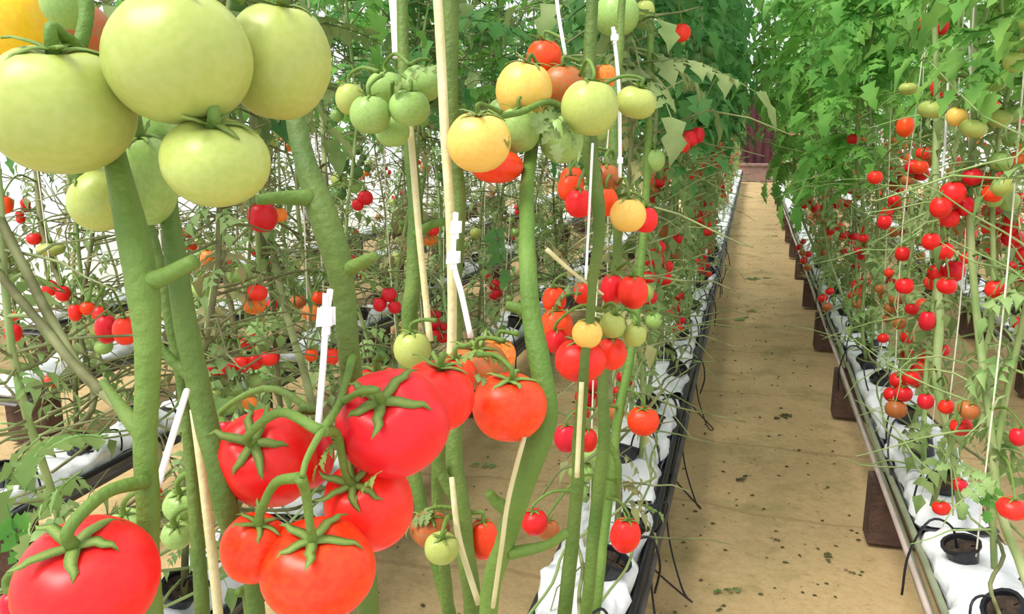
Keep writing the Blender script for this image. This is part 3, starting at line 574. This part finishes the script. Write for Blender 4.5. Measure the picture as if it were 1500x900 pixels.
for (x, y0, y1, nm, mo) in ROWS:
    side = -1 if x > 0 else 1       # rails on the side towards the path
    cat_row = nm
    # support tray
    mb = MB(); mb.grid(lambda u, v: (x + [-.115, -.11, -.10, .10, .11, .115][round(v * 5)], y0 + (y1 - y0) * u, [.268, .24, .236, .236, .24, .268][round(v * 5)]), 30, 5)
    mb.grid(lambda u, v: (x + [-.118, -.113, -.10, .10, .113, .118][round(v * 5)], y0 + (y1 - y0) * u, [.268, .236, .232, .232, .236, .268][round(v * 5)]), 30, 5)
    tag(mb.obj('growing_gutter', 'tray'), f'long grey tray carrying white grow bags, {nm}', 'gutter')
    # rails
    for q, (dx, dz, r, mt, w) in enumerate([(.138, .245, .0125, 'pipe' if x > 0 else 'pipe_dark', 'outer'), (.108 + .0125, .278, .0095, 'pipe' if x > 0 else 'hose', 'inner')]):
        for sd2 in ((side,) if abs(x) < 1 else (side, )):
            yy0 = y0; P = []
            k = 40
            for i in range(k + 1):
                t = i / k; P.append((x + sd2 * (dx + .004 * math.sin(i * 1.7 + q * 2)), yy0 + (y1 - yy0) * t, dz + .003 * math.sin(i * 1.1 + q)))
            mb = MB(); mb.tube(P, r, 8)
            col = {'pipe': 'grey-green', 'pipe_dark': 'dark grey', 'hose': 'black'}[mt]
            tag(mb.obj('pipe', mt), f'{col} {w} pipe running along the {nm}', 'pipe')
    # blocks
    bm = MB(); bm.box((-.11, -.05, 0), (.11, .05, .23))
    me = bm.mesh('support_block', 'block', False)
    yb = y0 + (.18 if abs(x) > .5 else 1.3); k = 0
    if x == .62: yb = 1.55
    while yb < min(y1, 16):
        if vis(x, yb, 100) and k < 14:
            b = put('support_block', me, None, (x, yb, 0.004)); b.rotation_euler.z = R.uniform(-.06, .06)
            if x > 0 and abs(x) < 1: b.location.x = x - .055
            mo_ = bpy.data.objects[b.name]
            m_ = b.modifiers.new('bevel', 'BEVEL'); m_.width = .006; m_.segments = 2
            if k < 8 and abs(x) < 1.6: tag(b, f'brown support block under the {nm}, {ORD[k]} from the front', 'block')
            else: tag(b, f'distant brown support block under the {nm}', 'block', f'distant support blocks under the {nm}')
            k += 1
        yb += 1.3
    # bags with pots
    y = y0; k = 0
    while y + 1 < y1:
        if vis(x, y + .5, 330):
            b = put('grow_bag', BAGS[(k + int(abs(x) * 7)) % 4], None, (x, y + .5, .241)); b.rotation_euler.z = R.uniform(-.015, .015) + (PI if k % 2 else 0)
            if k < mo: tag(b, f'white plastic grow bag on the {nm}, {ORD[k]} from the front', 'grow bag')
            else: tag(b, f'white plastic grow bag far along the {nm}', 'grow bag', f'distant grow bags on the {nm}')
            if y < 7:
                for j in range(3):
                    if x < -2.5: break
                    px, py = x + R.uniform(-.02, .05) * -side, y + .2 + .3 * j + R.uniform(-.04, .04)
                    px = x + side * R.uniform(-.03, .055)
                    po = put('plant_pot', PM[0], None, (px, py, .315)); po.rotation_euler = (R.uniform(-.5, .5), side * R.uniform(.1, .75), 0); po.scale = (1.15, 1.15, 1.1)
                    so = put('soil', PM[1], po); dt = put('drip_tube', PM[2], po); dt.rotation_euler.z = (0 if side > 0 else PI) + R.uniform(-.7, .7)
                    wh = ['front', 'middle', 'back'][j]
                    if k < 5: tag(po, f'black pot, {wh} of the {ORD[k]} bag, {nm}', 'pot')
                    else: tag(po, f'small black pot on a distant grow bag of the {nm}', 'pot', f'distant black pots on the {nm}')
            k += 1
        y += 1.03
# long stems lowered and laid along the gutters
for (x, y0, y1, cnt, nm) in [(-1.25, 1.0, 7, 11, RN['L2']), (-2.15, 1.7, 7, 9, RN['L3']), (-3.05, 2.7, 7, 7, RN['L4']), (-.33, 1.3, 9, 3, RN['L1']), (.62, 1.5, 9, 2, RN['R1'])]:
    for c in range(cnt):
        ph = R.uniform(0, 6); P = []; y = y0 + R.uniform(0, .3); amp = R.uniform(.03, .09)
        while y < y1:
            P.append((x + (.1 if abs(x) < 1 else .17) * math.sin(y * 2.3 + ph) + R.uniform(-.02, .02), y, .37 + (.03 + amp) * (1 + math.sin(y * 4 + ph * 3)) * (.4 if abs(x) < 1 else 1))); y += .12
        mb = MB(); mb.tube(spline(P, 3), .0048 if c % 2 else .0036, 6); tag(mb.obj('trailing_stem', 'stem_dry' if c % 2 else 'stem_far'), f'bare tomato stem lowered and laid along the {nm}', 'stem', f'bare stems laid along the {nm}')
# loose black drip lines drooping on the left gutter's path side
for i, (y, a) in enumerate([(1.6, .1), (2.0, .14), (2.6, .1), (3.4, .12)]):
    P = [(-.21, y, .28), (-.17, y + .06, .2), (-.13 + a * .3, y + .12, .1), (-.12, y + .24, .06), (-.17, y + .34, .15), (-.2, y + .42, .27)]
    mb = MB(); mb.tube(spline(P, 6), .003, 6); tag(mb.obj('drip_hose', 'hose'), f'thin black drip hose sagging to the ground beside the black-railed gutter, {ORD[i]} from the front', 'hose')
mb = MB(); mb.tube(spline([(-.225, .5 + i * .7, .20 + .02 * math.sin(i * 2.1)) for i in range(30)], 4), .010, 8)
tag(mb.obj('irrigation_hose', 'hose'), 'thick black irrigation hose running low along the black-railed gutter', 'hose')
mb = MB(); mb.tube(spline([(-.20, .5 + i * .5, .255 + .016 * math.sin(i * 2.7)) for i in range(40)], 4), .006, 8)
tag(mb.obj('irrigation_hose', 'hose'), 'thin black irrigation hose waving along the rim of the black-railed gutter', 'hose')
mb = MB(); mb.tube(spline([(.472, 1.4 + i * .9, .262 + .004 * math.sin(i * 2.7)) for i in range(23)], 4), .008, 8)
tag(mb.obj('irrigation_hose', 'pipe_pale'), 'pale pinkish hose running along the rim of the green-railed gutter', 'hose')

# ------------------------------------------------------------------ strings, clips, cane
def string_thing(label, pts, w, mt='string_white', clip=None, name='support_string', group=None):
    P = [at(*p) for p in pts]; mb = MB(); mb.tube(spline(P, 5), w, 7)
    O = P[-1]; mb.v = [v - O for v in mb.v]; o = mb.obj(name, mt); o.location = O; tag(o, label, 'string' if name == 'support_string' else 'cane', group)
    if clip:
        for (px, py, d, cw, ch) in clip:
            c = at(px, py, d) - O; hw = cw * d / F / 2; hh = ch * d / F / 2; cb = MB()
            # a folded flat grip with a narrower neck and a hinge bar
            def plate(x0, x1, z0, z1, t0, t1):
                b0 = len(cb.v)
                for tt in (t0, t1):
                    for xx, zz in ((x0, z0), (x1, z0 * .9), (x1 * 1.0, z1), (x0 * .8, z1 * 1.05)): cb.v.append(c + RT * xx + UP * zz - FW * tt)
                for f4 in ((0, 1, 2, 3), (7, 6, 5, 4), (0, 4, 5, 1), (1, 5, 6, 2), (2, 6, 7, 3), (3, 7, 4, 0)): cb.f.append(tuple(b0 + q for q in f4))
            plate(-hw, hw * .8, -hh * .55, hh * .35, .0035, .006); plate(-hw * .8, hw, -hh * .5, hh * .4, -.002, .001)
            plate(-hw * .35, hw * .35, hh * .3, hh, .0, .004); plate(-hw * .45, hw * .5, -hh, -hh * .5, .0, .004)
            cb.tube([c - RT * hw * .9 - UP * hh * .1, c + RT * hw * .9 - UP * hh * .1], .003, 8)
            k = cb.obj('clip', 'clip', o, False)
    return o
string_thing('white string hanging from a fat white plastic clip in front of the thick curving stem', [(484, 425, .64), (478, 470, .63), (473, 540, .62), (466, 628, .58)], .0026, clip=[(478, 462, .63, 26, 62)])
string_thing('short white string slanting beside the stoutest green stem', [(274, 572, .6), (262, 610, .58), (246, 662, .565), (232, 710, .55)], .0024)
string_thing('white string with two stacked clips on the pale straw cane', [(668, 312, 1.0), (664, 380, 1.0), (676, 430, 1.0), (690, 495, 1.0)], .0036, clip=[(668, 332, 1.0, 17, 40), (664, 376, 1.0, 21, 40)])
string_thing('tall pale straw cane tied beside a green stem', [(636, -80, 1.04), (645, 60, 1.04), (652, 200, 1.04), (660, 330, 1.04), (662, 500, 1.06), (650, 640, 1.1)], .0062, 'cane', name='plant_cane')
string_thing('thinner straw cane below the bunch of unripe green fruits', [(598, 150, 1.3), (612, 320, 1.3), (622, 420, 1.3), (630, 500, 1.3)], .0055, 'cane', name='plant_cane')
string_thing('straw cane standing beside the two small green fruits', [(285, 600, .66), (300, 720, .66), (318, 880, .66), (320, 930, .66)], .004, 'cane', name='plant_cane')
string_thing('pale stake running up the slanting stem', [(768, 640, .84), (745, 730, .86), (735, 800, .87), (722, 890, .9)], .0026, 'cane', name='plant_cane')
string_thing('white string falling from the top above the mixed cluster', [(812, -40, 1.15), (818, 20, 1.15), (828, 80, 1.15)], .0026)
string_thing('white twisted string with clips behind the palest fruit of the mixed cluster', [(898, 40, 1.3), (906, 120, 1.3), (908, 200, 1.3), (908, 260, 1.3)], .003, clip=[(900, 55, 1.3, 12, 20), (908, 235, 1.3, 9, 20)])
string_thing('thin white string ending above the red bunch topped with yellow', [(868, 210, 1.2), (862, 330, 1.2), (858, 410, 1.2)], .002)
string_thing('bright white strip hanging above the bunch of unripe green fruits', [(572, -40, 1.5), (578, 30, 1.5), (581, 85, 1.5)], .0075)
string_thing('white string with a knot clip high above the green-railed gutter', [(1420, 30, 2.2), (1422, 100, 2.2), (1428, 150, 2.2)], .004, clip=[(1423, 116, 2.2, 9, 16)])
string_thing('thin white string hanging over the green-railed gutter without a clip', [(1390, 100, 2.2), (1384, 215, 2.2), (1380, 262, 2.2)], .0035)
string_thing('short pale stake below the red bunch topped with yellow', [(852, 560, 1.25), (848, 640, 1.25), (845, 700, 1.25)], .004, 'cane', name='plant_cane')
def sg(x, y0, y1, step, label, group):
    y = y0; r0 = MB(); r0.tube(spline([(0, 0, 0), (.02, .01, .7), (-.01, 0, 1.5), (0, .01, 2.7)], 4), .0021, 5, False); me = r0.mesh('support_string', 'string')
    while y < y1:
        if vis(x, y): o = put('support_string', me, None, (x + R.uniform(-.05, .05), y, LB + .02)); o.rotation_euler = (R.uniform(-.05, .05), R.uniform(-.05, .05), R.uniform(0, 6)); tag(o, label, 'string', group)
        y += step * R.uniform(.8, 1.3)
sg(.6, 1.7, 9, .34, 'pale twine hanging down to a plant on the green-railed gutter', 'twine of the right row')
sg(-.36, 1.9, 7, .34, 'pale twine hanging down to a plant on the black-railed gutter', 'twine of the left row')
sg(-1.25, 1.6, 7, .34, 'pale twine hanging down to a plant next beyond the black-railed gutter', 'twine of the second left row')
sg(-2.15, 2.1, 7, .45, 'pale twine hanging down to a plant on the third gutter towards the wall', 'twine of the third left row')
sg(1.55, 2.3, 7, .45, 'pale twine hanging down to a plant beyond the green-railed gutter', 'twine of the second right row')

# ------------------------------------------------------------------ the setting
def struct(o): o['kind'] = 'structure'; return o
def gz(x, y):
    z = .012 * noise.noise(Vector((x * 2.2, y * .9, 0))) + .005 * noise.noise(Vector((x * 9, y * 7, 3)))
    # soft folds of the sheet near the rows
    for xr in (.62, -.33, 1.55, -1.25, -2.15, 2.47):
        z += -.01 + .02 * math.exp(-((abs(x - xr) - .17) / .06) ** 2) * (0.6 + .6 * noise.noise(Vector((xr, y * 1.1, 7))))  if False else 0
    return z - .014
mb = MB(); mb.grid(lambda u, v: (-6 + 12 * u, -.6 + 23.4 * v ** 1.5, gz(-6 + 12 * u, -.6 + 23.4 * v ** 1.5)), 260, 200)
struct(mb.obj('floor', 'ground'))
mb = MB(); mb.grid(lambda u, v: (-5.3, -1 + 24 * u, -.05 + 3.4 * v), 24, 4); struct(mb.obj('wall_left', 'film'))
mb = MB(); mb.grid(lambda u, v: (5.3, -1 + 24 * u, -.05 + 3.4 * v), 24, 4); struct(mb.obj('wall_right', 'film'))
mb = MB(); mb.grid(lambda u, v: (-5.4 + 10.8 * u, 23.2, -.05 + 5.6 * v), 12, 4); struct(mb.obj('wall_far', 'film'))
mb = MB()
for y in range(0, 24, 3): mb.tube([(-5.22, y, 0), (-5.22, y, 3.4)], .03, 8)
struct(mb.obj('trim_1', 'tube'))
mb = MB(); mb.box((-.32, 22.3, 0), (.62, 22.7, .4)); mb.box((-.34, 22.26, .4), (.64, 22.74, .45)); o = mb.obj('brick_step', 'step', None, False); tag(o, 'greyish pink masonry step closing the far end of the path', 'step')
mb = MB(); mb.grid(lambda u, v: (-.55 + 1.3 * u, 23.0 + .03 * math.sin(u * 40), .02 + 2.2 * v), 60, 4); mb.grid(lambda u, v: (-.55 + 1.3 * u, 23.02 + .03 * math.sin(u * 40), .02 + 2.2 * v), 60, 4)
tag(mb.obj('curtain', 'maroon'), 'dark maroon curtain hanging behind the step at the far end of the path', 'curtain')
# fallen leaves and litter
for i, (px, py, L, lab) in enumerate([(1080, 703, .06, 'dark green fallen leaf lying mid path level with the first brown block'), (1210, 806, .05, 'fallen green leaf scrap on the path before the first brown block'), (1088, 858, .07, 'long fallen green leaf strip at the near end of the path'),
      (1255, 840, .03, 'tiny brown leaf crumb beside the green-railed gutter at the near end'), (1145, 790, .03, 'tiny brown leaf crumb in the middle of the path'), (1160, 605, .09, 'brown-green leaf litter scrap across the middle of the path'),
      (1090, 408, .2, 'patch of green fallen leaf along the black-railed edge of the far path'), (1105, 452, .12, 'green fallen leaf in the far middle of the path'), (1078, 470, .14, 'green fallen leaf by the black-railed gutter, further down the path'),
      (730, 680, .08, 'dark fallen leaf on the tan ground between two gutters'), (1140, 345, .12, 'olive leaf scrap by the green-railed edge of the far path')]):
    v = at(px, py, 1) - CAM; t = -H / v.z; p = CAM + v * t
    mb = MB(); mb.leaf(Vector((0, 0, .006)), (R.uniform(-1, 1), R.uniform(-1, 1), .08), L * 1.3, R, 4, .1, 2, .6)
    for q in range(len(mb.v)): mb.v[q].z = .004 + abs(mb.v[q].z) * .35
    o = mb.obj('fallen_leaf', 'debris' if 'brown' in lab else 'leaf_olive'); o.location = (p.x, p.y, gz(p.x, p.y)); tag(o, lab, 'leaf')
mb = MB()
for i in range(1500):
    x = R.choice([R.uniform(-.2, .45), R.uniform(-.2, .45), R.uniform(-1.1, -.45), R.uniform(.75, 1.4), R.uniform(-3, 3)]); y = .6 + 15 * R.random() ** 1.6; z = gz(x, y) + .003; b = len(mb.v); r = R.uniform(.003, .011)
    for q in range(5): a = q * 2 * PI / 5; rr = r * R.uniform(.4, 1.3); mb.v.append(Vector((x + rr * math.cos(a), y + rr * math.sin(a) * .7, z)))
    mb.v.append(Vector((x, y, z + r * .5)))
    for q in range(5): mb.f.append((b + q, b + (q + 1) % 5, b + 5))
o = mb.obj('leaf_litter', 'debris', None, False); tag(o, 'dark crumbs of dried leaf scattered over the tan ground', 'litter'); o['kind'] = 'stuff'

# ------------------------------------------------------------------ light
w = bpy.data.worlds.new('world'); bpy.context.scene.world = w; w.use_nodes = True
bg = w.node_tree.nodes['Background']; bg.inputs[0].default_value = (0.93, 0.97, 1.0, 1); bg.inputs[1].default_value = 1.4
sd = bpy.data.lights.new('sun', 'SUN'); sd.energy = 4.3; sd.angle = math.radians(28); sd.color = (1, .97, .9)
so = bpy.data.objects.new('sun', sd); C.objects.link(so)
so.rotation_euler = Vector((-.5, -.55, 1.15)).to_track_quat('Z', 'Y').to_euler()
sc = bpy.context.scene
sc.view_settings.view_transform = 'Standard'; sc.view_settings.look = 'None'; sc.view_settings.gamma = 1; sc.view_settings.use_curve_mapping = False
sc.view_settings.exposure = 0.0
sc.cycles.max_bounces = 6; sc.cycles.diffuse_bounces = 3; sc.cycles.transmission_bounces = 3; sc.cycles.use_denoising = True
